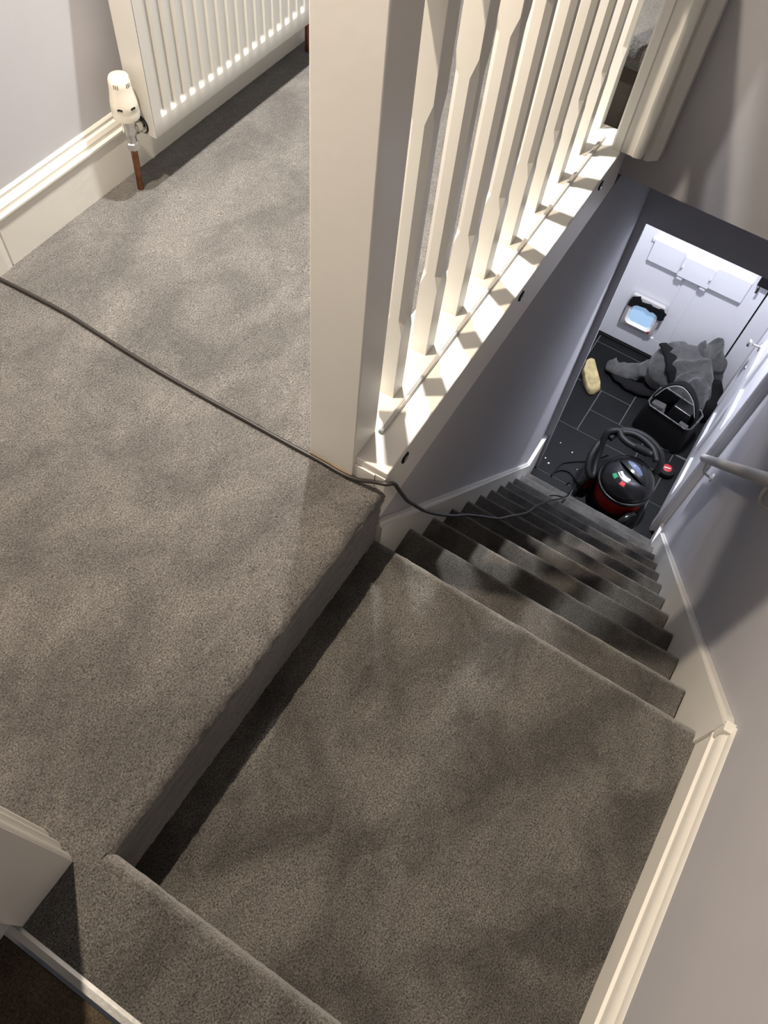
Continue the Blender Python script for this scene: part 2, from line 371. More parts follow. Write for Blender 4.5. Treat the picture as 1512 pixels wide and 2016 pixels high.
# capping board with its apron
blc('capping_board', lambda bm: box(bm, 0.0, 1.395, 0.001, 0.185, 0.262, 0.286, bev=0.004), M_board, smooth=50)
apron = blc('apron_board', lambda bm: box(bm, -0.002, 1.41, 0.004, 0.030, 0.105, 0.264, bev=0.002), M_board, smooth=50)
blc('base_block', lambda bm: box(bm, -0.004, 1.41, 0.030, 0.186, 0.12, 0.262), M_board)
blc('bare_timber_edge', lambda bm: box(bm, -0.013, -0.0075, 0.082, 0.192, ZU-0.002, ZU+0.006), M_rawwood)
blc('trim_bead', lambda bm: prism(bm, [(0.062, 0.286), (0.062, 0.291), (0.064, 0.295), (0.067, 0.296), (0.0680, 0.2945), (0.0690, 0.296), (0.072, 0.295), (0.074, 0.291), (0.074, 0.286)], 0.082, 1.33, 'x'), M_railp, smooth=40)
for i, x in enumerate((0.083, 0.67, 1.19)):
    bm = bmesh.new()
    lathe(bm, [(0.0145, 0.0), (0.0145, 0.003), (0.011, 0.003), (0.011, -0.004)], 20, Matrix.Translation((x, 0.004, 0.262-ZU-0.018)) @ Matrix.Rotation(R(90), 4, 'X'))
    build('bolt_hole', bm, M_slot, apron, True)
    bm = bmesh.new()
    lathe(bm, [(0.0085, 0.0), (0.0085, 0.0045), (0.004, 0.006)], 6, Matrix.Translation((x, 0.004, 0.262-ZU-0.018)) @ Matrix.Rotation(R(90), 4, 'X'))
    build('bolt_head', bm, M_chrome, apron)
# balusters: square ends, chamfered middle
def baluster_mesh():
    bm = bmesh.new(); h = 0.021; c = 0.011; z0, z1, z2, z3, z4, z5 = 0.0, 0.20, 0.235, 0.655, 0.69, 0.885
    def ring(cc, z):
        q = []
        for sx, sy in ((-1, -1), (1, -1), (1, 1), (-1, 1)):
            a = (sx*(h-cc), sy*h); b = (sx*h, sy*(h-cc))
            q += [a, b] if (sx*sy) < 0 else [b, a]
        return [bm.verts.new((x, y, z)) for x, y in q]
    e = 0.0008
    rs = [ring(e, z0), ring(e, z1), ring(c, z2), ring(c, z3), ring(e, z4), ring(e, z5)]
    for a, b in zip(rs, rs[1:]):
        for i in range(8): bm.faces.new((a[i], a[(i+1) % 8], b[(i+1) % 8], b[i]))
    bm.faces.new(rs[0][::-1]); bm.faces.new(rs[-1])
    bmesh.ops.recalc_face_normals(bm, faces=bm.faces)
    me = bpy.data.meshes.new('baluster'); bm.to_mesh(me); bm.free(); me.materials.append(M_white); return me
bme = baluster_mesh()
for i in range(9):
    o = bpy.data.objects.new('baluster', bme); COL.objects.link(o); o.parent = bal
    o.location = (0.178+0.1478*i+0.021, 0.094+0.021, 0.286-ZU)
blc('handrail_moulding', lambda bm: prism(bm, [(0.085, 1.17), (0.085, 1.185), (0.078, 1.20), (0.083, 1.225), (0.10, 1.235), (0.13, 1.235), (0.147, 1.225), (0.152, 1.20), (0.145, 1.185), (0.145, 1.17)], 0.08, 1.44, 'x'), M_white, smooth=40)
# half post / casing at the far end of the stair well
post = empty('end_post', (1.34, 0.0, 0.286), label='wide white moulded post at the far end of the banister, against the grey wall', cat='post')
def f(bm):
    prism(bm, [(1.415, 0.064), (1.305, 0.064), (1.299, 0.058), (1.297, 0.036), (1.301, 0.032), (1.303, 0.000), (1.299, -0.004), (1.303, -0.022), (1.308, -0.028), (1.415, -0.028)], 0.286, 2.5, 'z')
bm_obj('post_shaft', f, M_white, post, smooth=30)
bm_obj('cover_strip', lambda bm: prism(bm, [(1.345, -0.028), (1.415, -0.028), (1.415, -0.064), (1.368, -0.064), (1.345, -0.040)], 0.262, 2.5, 'z'), M_white, post)

# ================================================================ RADIATOR
rad = empty('radiator', (0.84, 1.03, 0.36), label='white convector radiator with ribbed front on the landing wall', cat='radiator')
RX0, RX1, RYF, RYB, RZ0, RZ1 = 0.472, 1.185, 0.995, 1.066, 0.358, 0.96
def f(bm):
    n = 17; pitch = 0.0375; xs = []; first = 0.512
    zs = [(RZ0, 0), (RZ0+0.008, 0), (0.404, 0), (0.409, 0.25), (0.416, 0.8), (0.422, 1.0), (0.90, 1.0), (0.915, 0.0), (RZ1, 0)]
    X = [(RX0, 0)]
    for i in range(n):
        c = first+pitch*i
        X += [(c-0.0125, 0), (c-0.009, 0.6), (c-0.006, 1), (c+0.006, 1), (c+0.009, 0.6), (c+0.0125, 0)]
    X.append((RX1, 0))
    g = [[bm.verts.new((x, RYF + 0.0085*dx*dz + (0.006 if iz == 0 else 0), z)) for x, dx in X] for iz, (z, dz) in enumerate(zs)]
    for a, b in zip(g, g[1:]):
        for i in range(len(X)-1): bm.faces.new((a[i], a[i+1], b[i+1], b[i]))
o = bm_obj('front_panel', f, M_rad, rad, smooth=50)
def f(bm):
    box(bm, RX0, RX1, RYF+0.05, RYB, RZ0+0.004, RZ1, bev=0.002)
    box(bm, RX0+0.03, RX1-0.03, RYF+0.014, RYF+0.05, RZ0+0.012, RZ1-0.02)
bm_obj('rear_panel', f, M_rad, rad, smooth=50)
for xa in (RX0-0.003, RX1-0.0):
    bm_obj('side_cover', lambda bm: box(bm, xa, xa+0.003, RYF+0.0005, RYB-0.002, RZ0+0.006, RZ1+0.006, bev=0.0008), M_rad, rad, smooth=50)
def f(bm):
    for i in range(40):
        x = RX0+0.01+i*0.0175; box(bm, x, x+0.006, RYF+0.004, RYB-0.004, RZ1, RZ1+0.006)
    box(bm, RX0, RX1, RYF, RYF+0.005, RZ1-0.004, RZ1+0.007); box(bm, RX0, RX1, RYB-0.005, RYB, RZ1-0.004, RZ1+0.007)
bm_obj('top_grille', f, M_rad, rad)
for x in (0.60, 1.06): bm_obj('wall_bracket', lambda bm: box(bm, x, x+0.03, RYB, 1.117, 0.45, 0.90), M_rad, rad)
VX, VY = 0.430, 1.040
def f(bm):
    T = Matrix.Translation((VX, VY, 0))
    lathe(bm, [(0.0125, 0.345), (0.0125, 0.375), (0.015, 0.380), (0.017, 0.392), (0.015, 0.405), (0.018, 0.412), (0.018, 0.430)], 20, T)
    lathe(bm, [(0.011, 0.338), (0.0165, 0.342), (0.0165, 0.358), (0.012, 0.362)], 6, T)
    H = Matrix.Translation((VX, VY, 0.388)) @ Matrix.Rotation(R(90), 4, 'Y')
    lathe(bm, [(0.011, 0.0), (0.011, 0.016), (0.0165, 0.017), (0.0165, 0.030), (0.009, 0.031), (0.009, 0.040)], 18, H)
valve = bm_obj('valve_body', f, M_chrome, rad, smooth=35)
def sub(o, p): # child of a part, keeping world coordinates
    o.parent = p; o.matrix_parent_inverse = p.matrix_parent_inverse.copy() @ Matrix.Identity(4)
    o.matrix_parent_inverse = (Matrix.Translation(p.parent.location) @ p.matrix_parent_inverse).inverted() if p.parent else Matrix.Identity(4)
    return o
def f(bm):
    T = Matrix.Translation((VX, VY, 0))
    lathe(bm, [(0.026, 0.427), (0.0325, 0.430), (0.034, 0.445), (0.033, 0.452), (0.0335, 0.454), (0.0325, 0.470), (0.029, 0.490), (0.0265, 0.512), (0.026, 0.524), (0.023, 0.530), (0.012, 0.533)], 32, T)
sub(bm_obj('valve_head', f, M_cream, None, smooth=35), valve)
for a in (205, 262):
    def f(bm):
        for k in range(5):
            an = R(a-8+k*4); r = 0.0335
            vs = box(bm, -0.0008, 0.0008, -0.0016, 0.0016, -0.002, 0.002)
            bmesh.ops.transform(bm, matrix=Matrix.Translation((VX+r*math.cos(an), VY+r*math.sin(an), 0.465-0.0006*abs(k-2))) @ Matrix.Rotation(an, 4, 'Z'), verts=vs)
    sub(bm_obj('head_slot', f, M_slot, None), valve)
for a in (193, 203, 213, 260, 270, 280):
    def f(bm):
        an = R(a); r = 0.0264
        vs = box(bm, -0.0006, 0.0004, -0.0007, 0.0007, -0.005, 0.005)
        bmesh.ops.transform(bm, matrix=Matrix.Translation((VX+r*math.cos(an), VY+r*math.sin(an), 0.517)) @ Matrix.Rotation(an, 4, 'Z'), verts=vs)
    sub(bm_obj('grip_notch', f, M_slot, None), valve)
def f(bm):
    H = Matrix.Translation((RX0-0.0035, VY-0.002, 0.388)) @ Matrix.Rotation(R(90), 4, 'Y')
    lathe(bm, [(0.024, -0.001), (0.024, 0.001)], 24, H)
sub(bm_obj('gasket', f, M_slot, None), valve)
def f(bm):
    H = Matrix.Translation((RX0-0.006, VY-0.002, 0.388)) @ Matrix.Rotation(R(90), 4, 'Y')
    lathe(bm, [(0.021, -0.001), (0.021, 0.001)], 24, H)
sub(bm_obj('escutcheon', f, M_chrome, None), valve)
bm_obj('copper_pipe', lambda bm: tube(bm, [Vector((VX-0.002, VY+0.004, 0.205)), Vector((VX-0.001, VY+0.002, 0.28)), Vector((VX, VY, 0.345))], 0.0085, 14), M_copper, rad, smooth=True)
def f(bm): tube(bm, [Vector((1.228, 1.060, 0.205)), Vector((1.228, 1.060, 0.40))], 0.0085, 14)
bm_obj('copper_pipe', f, M_copper, rad, smooth=True)
def f(bm):
    lathe(bm, [(0.014, 0.36), (0.014, 0.42), (0.017, 0.425), (0.015, 0.46)], 16, Matrix.Translation((1.228, 1.06, 0)))
    lathe(bm, [(0.010, -0.045), (0.010, 0.0)], 12, Matrix.Translation((1.228, 1.05, 0.39)) @ Matrix.Rotation(R(90), 4, 'Y'))
bm_obj('lockshield_valve', f, M_chrome, rad, smooth=True)

# ================================================================ WALL HANDRAIL
hr = empty('handrail', (1.2, -0.785, -0.5), label='painted round handrail on curved brackets along the right stair wall', cat='handrail')
zr = 0.84
def rz(x): return zr + nosez(x)
def f(bm):
    a = Vector((2.20, -0.787, rz(2.20))); b = Vector((-0.02, -0.787, rz(-0.02)))
    d = (b-a).normalized()
    pts = [a, a+d*0.006] + [a.lerp(b, t/10) for t in range(1, 10)] + [b]
    tube(bm, pts, lambda t: 0.026 if t > 0.01 else 0.021, 18, flat=0.85)
bm_obj('rail', f, M_railp, hr, smooth=40)
for x in (2.02, 0.83, 0.18):
    def f(bm):
        zt = rz(x)-0.02
        tube(bm, catmull([(x, -0.787, zt), (x, -0.788, zt-0.04), (x, -0.800, zt-0.075), (x, -0.825, zt-0.088), (x, -0.851, zt-0.088)], 6), 0.0065, 10)
        lathe(bm, [(0.024, 0), (0.022, 0.006), (0.010, 0.010)], 18, Matrix.Translation((x, -0.850, zt-0.088)) @ Matrix.Rotation(R(-90), 4, 'X'))
    bm_obj('rail_bracket', f, M_railp, hr, smooth=40)

# ================================================================ HALL
fh = empty('floor_hall', (2.9, -0.3, ZG), kind='structure')
bm_obj('grout_bed', lambda bm: box(bm, 2.0, 3.75, -0.90, 0.26, ZG-0.08, ZG-0.0035), M_grout, fh)
T = [(2.10, 2.33, -0.26, 0.05), (2.10, 2.33, -0.71, -0.26), (2.33, 2.77, -0.26, 0.24), (2.33, 2.77, -0.71, -0.26), (2.10, 2.526, -0.86, -0.71), (2.526, 2.97, -0.86, -0.71),
     (2.77, 3.18, -0.075, 0.24), (2.77, 2.98, -0.50, -0.075), (2.98, 3.18, -0.30, -0.075), (2.77, 2.97, -0.71, -0.50), (2.98, 3.40, -0.86, -0.30),
     (3.18, 3.59, -0.30, 0.145), (3.18, 3.59, 0.145, 0.24), (3.40, 3.59, -0.86, -0.30), (3.59, 3.70, -0.40, 0.145), (3.59, 3.70, -0.86, -0.40), (3.59, 3.70, 0.145, 0.24), (2.97, 2.98, -0.86, -0.50)]
for (a, b, c, d) in T:
    if b-a < 0.05: continue
    h = random.uniform(-0.0006, 0.0006); g = 0.0032
    o = bm_obj('tile', lambda bm: box(bm, a+g, b-g, c+g, d-g, ZG-0.03, ZG+h, bev=0.001), M_tile, fh)
bm_obj('wall_hall_left', lambda bm: box(bm, 2.38, 3.80, 0.205, 0.30, ZG-0.1, 0.146), M_wall, kind='structure')
bm_obj('wall_hall_right', lambda bm: (box(bm, 2.33, 3.80, -0.98, -0.862, ZG-0.1, 0.146), box(bm, 3.40, 3.70, -0.865, -0.80, ZG-0.1, 0.146)), M_wall, kind='structure')
bm_obj('wall_front', lambda bm: (box(bm, 3.70, 3.82, 0.19, 0.30, ZG-0.1, 0.146), box(bm, 3.70, 3.82, -0.98, -0.80, ZG-0.1, 0.146), box(bm, 3.70, 3.82, -0.98, 0.30, -0.60, 0.146)), M_wall, kind='structure')
# partition across the hall with an opening: left nib, header, right nib
bm_obj('wall_hall_opening', lambda bm: (box(bm, 2.332, 2.352, 0.012, 0.22, ZG, 0.146), box(bm, 2.332, 2.39, -0.98, 0.012, -0.655, 0.146), box(bm, 2.335, 2.39, -0.98, -0.862, ZG, -0.655)), M_wall, kind='structure')
t3 = empty('trim_3', (2.33, -0.82, ZG), kind='structure')
bm_obj('casing', lambda bm: (prism(bm, [(2.322, -0.855), (2.322, -0.838), (2.330, -0.832), (2.330, -0.818), (2.322, -0.812), (2.322, -0.800), (2.328, -0.794), (2.40, -0.792), (2.40, -0.865), (2.322, -0.865)], ZG, -0.655, 'z'),), M_hallwhite, t3)
bm_obj('step_end_skirting', lambda bm: box(bm, 2.12, 2.322, -0.862, -0.832, ZG, ZG+0.13), M_hallwhite, t3)

# front door
d1 = empty('door_1', (3.69, -0.25, ZG), kind='structure')
DX = 3.674
def slab(name, y0, y1, z0, z1, x0=DX, x1=DX+0.04, root=d1, bev=0.002, m=M_hallwhite, **k):
    return bm_obj(name, lambda bm: box(bm, x0, x1, min(y0, y1), max(y0, y1), z0, z1, bev=bev), m, root, smooth=50, **k)
slab('stile', 0.187, 0.075, ZG+0.02, -0.655)
slab('stile', -0.575, -0.680, ZG+0.02, -0.655)
slab('bottom_rail', 0.075, -0.575, ZG+0.02, -2.47)
slab('middle_rail', 0.075, -0.575, -1.885, -1.735)
slab('top_rail', 0.075, -0.575, -0.78, -0.655)
slab('muntin', -0.20, -0.30, -2.47, -1.885)
slab('lower_panel', 0.080, -0.205, -2.475, -1.880, DX+0.010, DX+0.030, bev=0)
slab('lower_panel', -0.295, -0.580, -2.475, -1.880, DX+0.010, DX+0.030, bev=0)
slab('upper_panel', 0.080, -0.580, -1.74, -1.45, DX+0.016, DX+0.030, bev=0)
slab('glazing_rail', 0.075, -0.575, -1.45, -1.38)
M_glass = mat('daylit_glass', (0.7, 0.8, 0.9), 0.2, emis=(0.7, 0.82, 1.0), estr=0.5)
slab('glass_pane', 0.080, -0.580, -1.385, -0.775, DX+0.018, DX+0.024, bev=0, m=M_glass)
# sloping mouldings at the foot of the upper opening
def f(bm):
    prism(bm, [(DX+0.018, -1.694), (DX+0.002, -1.712), (DX-0.010, -1.722), (DX-0.012, -1.735), (DX+0.018, -1.735)], -0.575, 0.095, 'y')
    prism(bm, [(DX+0.018, -1.700), (DX-0.004, -1.705), (DX-0.014, -1.716), (DX-0.014, -1.726), (DX+0.0, -1.733)], -0.575, 0.095, 'y')
bm_obj('panel_moulding', f, M_hallwhite, d1)
# weather rail whose underside shadow is seen
bm_obj('rail_moulding', lambda bm: prism(bm, [(DX, -1.724), (DX-0.014, -1.726), (DX-0.014, -1.880), (DX, -1.884)], -0.575, 0.075, 'y'), M_hallwhite, d1)
lp = slab('letter_plate', -0.140, -0.352, -1.880, -1.722, DX-0.032, DX-0.012, bev=0.004)
for y in (-0.150, -0.342):
    o = bm_obj('plate_screw', lambda bm: lathe(bm, [(0.006, 0), (0.006, 0.012), (0.003, 0.016)], 10, Matrix.Translation((DX-0.032, y, -1.80)) @ Matrix.Rotation(R(-90), 4, 'Y')), M_chrome, None, smooth=40)
    sub(o, lp)
for y in (-0.165, -0.325):
    o = bm_obj('plate_foot', lambda bm: box(bm, DX-0.026, DX+0.0, y-0.018, y+0.018, -1.905, -1.875), M_hallwhite, None); sub(o, lp)
# cat flap
cf = empty('cat_flap', (3.655, -0.05, -2.31)); cf.parent = d1; cf.matrix_parent_inverse = Matrix.Translation(-Vector(d1.location))
def rrect(y0, y1, z0, z1, r, n=5):
    pts = []
    for cy, cz, a0 in ((y1-r, z1-r, 0), (y0+r, z1-r, 90), (y0+r, z0+r, 180), (y1-r, z0+r, 270)):
        for i in range(n+1):
            a = R(a0+90*i/n); pts.append((cy+r*math.cos(a), cz+r*math.sin(a)))
    return pts
def ring(bm, outer, inner, x0, x1, xi=None):
    xi = x0 if xi is None else xi
    O0 = [bm.verts.new((x0, *p)) for p in outer]; I0 = [bm.verts.new((xi, *p)) for p in inner]
    O1 = [bm.verts.new((x1, *p)) for p in outer]; I1 = [bm.verts.new((x1, *p)) for p in inner]
    n = len(outer)
    for i in range(n):
        j = (i+1) % n
        bm.faces.new((O0[i], O0[j], I0[j], I0[i])); bm.faces.new((O0[i], O1[i], O1[j], O0[j])); bm.faces.new((I0[i], I0[j], I1[j], I1[i])); bm.faces.new((O1[i], I1[i], I1[j], O1[j]))
def cfp(o): o.parent = cf; o.matrix_parent_inverse = Matrix.Translation(-Vector(cf.location)); return o
cfp(bm_obj('flap_frame', lambda bm: ring(bm, rrect(-0.182, 0.062, -2.435, -2.165, 0.018), rrect(-0.160, 0.040, -2.412, -2.215, 0.04), DX-0.028, DX, DX-0.034), M_flapfr, None, smooth=50))
cfp(bm_obj('flap_rim', lambda bm: ring(bm, rrect(-0.160, 0.040, -2.412, -2.215, 0.04), rrect(-0.143, 0.022, -2.390, -2.225, 0.035), DX-0.036, DX+0.002, DX-0.020), M_label, None, smooth=50))
def f(bm):
    p = rrect(-0.145, 0.024, -2.392, -2.223, 0.035)
    prism(bm, p, DX-0.020, DX-0.012, 'x')
cfp(bm_obj('flap_pane', f, M_pane, None))
cfp(bm_obj('flap_lock', lambda bm: lathe(bm, [(0.008, 0), (0.008, 0.006), (0.005, 0.008)], 12, Matrix.Translation((DX-0.033, -0.150, -2.404)) @ Matrix.Rotation(R(-90), 4, 'Y')), M_redlabel, None, smooth=40))
tp = [(0.062, -2.262), (0.060, -2.215), (0.052, -2.178), (0.028, -2.168), (0.003, -2.150), (-0.006, -2.172), (-0.016, -2.178), (-0.020, -2.188), (-0.050, -2.184), (-0.085, -2.176), (-0.094, -2.184), (-0.140, -2.182), (-0.158, -2.170), (-0.176, -2.172), (-0.190, -2.190), (-0.206, -2.196), (-0.200, -2.228), (-0.204, -2.250), (-0.186, -2.268), (-0.164, -2.270), (-0.152, -2.240), (-0.120, -2.228), (-0.095, -2.234), (-0.06, -2.222), (-0.030, -2.226), (0.000, -2.230), (0.020, -2.245), (0.030, -2.262)]
cfp(bm_obj('black_tape', lambda bm: prism(bm, tp, DX-0.040, DX-0.033, 'x', skew=lambda v: (v[0]+0.004*noise.noise(Vector((0, v[1]*30, v[2]*30))), v[1], v[2])), M_blackm, None))
# frame/jamb
bm_obj('door_frame', lambda bm: (box(bm, 3.650, 3.72, -0.80, -0.690, ZG, -0.55), box(bm, 3.668, 3.72, 0.193, 0.21, ZG, -0.55), box(bm, 3.66, 3.72, -0.80, 0.21, -0.648, -0.55)), M_hallwhite, d1)
bm_obj('threshold', lambda bm: box(bm, 3.66, 3.76, -0.80, 0.21, ZG-0.01, ZG+0.012), M_blackm, d1)  # black colour carries the shade in the gap under the door
bm_obj('leak_blocker', lambda bm: box(bm, 3.722, 3.74, -0.85, 0.25, ZG-0.02, -0.5), M_blackm, d1)  # unseen black sheet added behind the door to stop sky light leaking in
bm_obj('rim_lock', lambda bm: box(bm, DX-0.03, DX, -0.69, -0.60, -1.70, -1.625, bev=0.003), M_blackm, d1)
def f(bm):
    box(bm, DX-0.034, DX-0.030, -0.628, -0.612, -1.752, -1.708, bev=0.0015)
    tube(bm, [Vector((DX-0.045, -0.62, -1.70)), Vector((DX-0.03, -0.62, -1.70))], 0.004, 8)
bm_obj('door_key', f, M_chrome, d1)

# side door on the right of the hall
d2 = empty('door_2', (2.9, -0.81, ZG), kind='structure')
YS = -0.800
def sl2(name, x0, x1, z0, z1, y1=YS, y0=YS-0.035, bev=0.002, m=M_hallwhite):
    return bm_obj(name, lambda bm: box(bm, x0, x1, y0, y1, z0, z1, bev=bev), m, d2, smooth=50)
a, b = 2.405, 3.395
sl2('stile', a, a+0.105, ZG+0.008, -0.66); sl2('stile', b-0.105, b, ZG+0.008, -0.66)
sl2('bottom_rail', a+0.105, b-0.105, ZG+0.008, -2.46); sl2('middle_rail', a+0.105, b-0.105, -1.90, -1.76); sl2('top_rail', a+0.105, b-0.105, -0.78, -0.66)
mx = (a+b)/2
sl2('muntin', mx-0.05, mx+0.05, -2.46, -1.90); sl2('muntin', mx-0.05, mx+0.05, -1.76, -0.78)
for (xa, xb) in ((a+0.105, mx-0.05), (mx+0.05, b-0.105)):
    for (za, zb) in ((-2.46, -1.90), (-1.76, -0.78)):
        sl2('panel', xa, xb, za, zb, y1=YS-0.016, y0=YS-0.026, bev=0)
        def f(bm): prism(bm, [(YS-0.018, za), (YS+0.001, za-0.002), (YS+0.001, za+0.001), (YS-0.018, za+0.014)], xa, xb, 'x')
        bm_obj('panel_moulding', f, M_hallwhite, d2)
bm_obj('door_casing', lambda bm: box(bm, 3.395, 3.45, -0.83, -0.790, ZG, -0.6), M_hallwhite, d2)
def f(bm):
    Mx = Matrix.Translation((3.315, YS, -1.83)) @ Matrix.Rotation(R(-90), 4, 'X')
    lathe(bm, [(0.028, 0), (0.026, 0.005), (0.010, 0.008), (0.009, 0.040), (0.014, 0.046), (0.026, 0.056), (0.029, 0.066), (0.024, 0.076), (0.010, 0.080)], 24, Mx)
bm_obj('door_knob', f, M_chrome, d2, smooth=50)
bm_obj('keyhole_plate', lambda bm: lathe(bm, [(0.016, 0), (0.015, 0.004), (0.006, 0.005)], 16, Matrix.Translation((3.315, YS, -2.02)) @ Matrix.Rotation(R(-90), 4, 'X')), M_chrome, d2, smooth=50)

# ================================================================ MAIN CABLE
def cable(name, pts, r, label, cat, m=M_cable, n=10):
    bm = bmesh.new(); tube(bm, catmull(pts, n), r, 8)
    return build(name, bm, m, None, 'all', label=label, cat=cat)
zc = ZU+0.006
pts = [(-0.030, 1.092, zc), (-0.024, 0.996, zc), (-0.020, 0.88, zc), (-0.024, 0.774, zc), (-0.029, 0.62, zc), (-0.028, 0.472, zc), (-0.025, 0.35, zc), (-0.023, 0.25, zc), (-0.020, 0.16, zc), (-0.020, 0.100, zc), (-0.018, 0.062, 0.234), (-0.013, 0.025, 0.252), (-0.008, -0.003, 0.262), (0.010, -0.012, 0.248), (0.040, -0.016, 0.180), (0.083, -0.020, 0.085), (0.130, -0.022, 0.0), (0.180, -0.022, -0.090), (0.230, -0.022, -0.175),
       (0.300, -0.026, -0.285), (0.384, -0.034, -0.408), (0.448, -0.048, -0.490), (0.520, -0.062, -0.575), (0.607, -0.105, -0.672), (0.70, -0.135, -0.79), (0.791, -0.155, -0.888), (0.90, -0.172, -1.015), (1.002, -0.187, -1.130), (1.12, -0.189, -1.27), (1.244, -0.190, -1.408), (1.38, -0.200, -1.57), (1.516, -0.211, -1.722), (1.61, -0.226, -1.83), (1.705, -0.242, -1.938), (1.80, -0.252, -2.05), (1.925, -0.261, -2.185)]
cable('power_cable', pts, 0.0048, 'long dark power cable lying across the landing carpet and trailing down the stairs', 'cable')

# ================================================================ VACUUM
HX, HY = 2.400, -0.520
vac = empty('vacuum_cleaner', (HX, HY, ZG), R(156), label='red and black drum vacuum cleaner with coiled hose at the foot of the stairs', cat='vacuum cleaner')
def vp(name, fn, m, smooth=True, parent=None, **k):
    bm = bmesh.new(); fn(bm); return build(name, bm, m, parent or vac, smooth, **k)
# local +x points back to the stairs
vp('drum', lambda bm: lathe(bm, [(0.130, 0.035), (0.150, 0.045), (0.158, 0.09), (0.162, 0.17), (0.160, 0.205)], 48), M_red)
vp('base_bumper', lambda bm: lathe(bm, [(0.135, 0.018), (0.168, 0.024), (0.172, 0.045), (0.166, 0.062), (0.14, 0.066)], 48), M_blackm)
vp('rim', lambda bm: lathe(bm, [(0.160, 0.196), (0.176, 0.200), (0.180, 0.212), (0.176, 0.226), (0.165, 0.230)], 48), M_black)
vp('dome', lambda bm: lathe(bm, [(0.168, 0.225), (0.168, 0.245), (0.163, 0.270), (0.152, 0.292), (0.134, 0.312), (0.108, 0.328), (0.075, 0.338), (0.03, 0.342), (0.002, 0.343)], 56), M_black, 'all')
def domez(r):
    prof = [(0.0, 0.343), (0.03, 0.342), (0.075, 0.338), (0.108, 0.328), (0.134, 0.312), (0.152, 0.292), (0.163, 0.270), (0.168, 0.245)]
    for (a, za), (b, zb) in zip(prof, prof[1:]):
        if r <= b: return za+(zb-za)*(r-a)/(b-a)
    return 0.245
def patch(bm, fpts, nu, nv, lift):
    g = []
    for i in range(nu+1):
        row = []
        for j in range(nv+1):
            x, y = fpts(i/nu, j/nv); rr = math.hypot(x, y); row.append(bm.verts.new((x, y, domez(rr)+lift)))
        g.append(row)
    for i in range(nu):
        for j in range(nv): bm.faces.new((g[i][j], g[i+1][j], g[i+1][j+1], g[i][j+1]))
    r = bmesh.ops.extrude_face_region(bm, geom=bm.faces[:])
    bmesh.ops.translate(bm, verts=[e for e in r['geom'] if isinstance(e, bmesh.types.BMVert)], vec=(0, 0, -0.006))
def polar(a0, a1, r0, r1): return lambda u, v: ((r0+(r1-r0)*v)*math.cos(R(a0+(a1-a0)*u)), (r0+(r1-r0)*v)*math.sin(R(a0+(a1-a0)*u)))
vp('arc_label', lambda bm: patch(bm, polar(-32, 36, 0.062, 0.078), 14, 2, 0.0015), M_label)
vp('arc_label', lambda bm: patch(bm, polar(-30, 30, 0.084, 0.090), 14, 2, 0.0015), M_label)
sw = vp('switch_panel', lambda bm: patch(bm, polar(-32, 30, 0.098, 0.128), 12, 2, 0.001), M_blackm)
vp('switch_button', lambda bm: patch(bm, polar(-28, -11, 0.102, 0.124), 5, 2, 0.004), M_green, parent=sw, label='green rocker switch')
vp('switch_button', lambda bm: patch(bm, polar(8, 24, 0.102, 0.124), 5, 2, 0.004), M_redb, parent=sw, label='red rocker switch')
# recessed grip: a lens shaped arch across the dome
def f(bm):
    n = 16; top = []; bot = []
    rows = []
    for i in range(n+1):
        t = -1+2*i/n; y = 0.118*t; wd = 0.004+0.038*math.sqrt(max(0, 1-t*t)); z = domez(abs(y)) + 0.022*(1-t*t)+0.002
        rows.append([bm.verts.new((-0.012+dx*wd, y, z+dz)) for dx, dz in ((-1, 0), (-0.5, 0.007), (0.5, 0.007), (1, 0), (0.6, -0.008), (-0.6, -0.008))])
    for a, b in zip(rows, rows[1:]):
        for k in range(6): bm.faces.new((a[k], a[(k+1) % 6], b[(k+1) % 6], b[k]))
    bm.faces.new(rows[0]); bm.faces.new(rows[-1][::-1])
hd = vp('carry_handle', f, M_black)
def f(bm):
    rows = []; n = 10
    for i in range(n+1):
        t = -1+2*i/n; y = 0.062*t; wd = 0.018*math.sqrt(max(0.02, 1-t*t)); z = domez(abs(y))+0.022*(1-(y/0.118)**2)+0.0105
        rows.append([bm.verts.new((-0.012+s*wd, y, z-0.0015*abs(s))) for s in (-1, 0, 1)])
    for a, b in zip(rows, rows[1:]):
        for k in range(2): bm.faces.new((a[k], a[k+1], b[k+1], b[k]))
vp('handle_reflection', f, mat('blue_grey_reflection', (0.10, 0.13, 0.24), 0.1), parent=hd)  # blue-white reflection on the black grip, put in as a coloured strip
for s, nm in ((-1, 0), (1, 0)):
    yy = s*0.176
    W = Matrix.Translation((0.115, yy, 0.085)) @ Matrix.Rotation(R(90), 4, 'X')
    wh = vp('wheel', lambda bm: lathe(bm, [(0.045, -0.020), (0.080, -0.018), (0.086, -0.010), (0.086, 0.010), (0.080, 0.018), (0.045, 0.020)], 32, W), M_black)
    vp('wheel_hub', lambda bm: lathe(bm, [(0.054, -0.024), (0.050, 0.024)], 24, W), M_red if s < 0 else M_black, parent=wh)
for s in (-1, 1):
    vp('castor', lambda bm: lathe(bm, [(0.016, -0.010), (0.020, 0), (0.016, 0.010)], 14, Matrix.Translation((-0.115, s*0.07, 0.020)) @ Matrix.Rotation(R(90), 4, 'Y')), M_blackm)
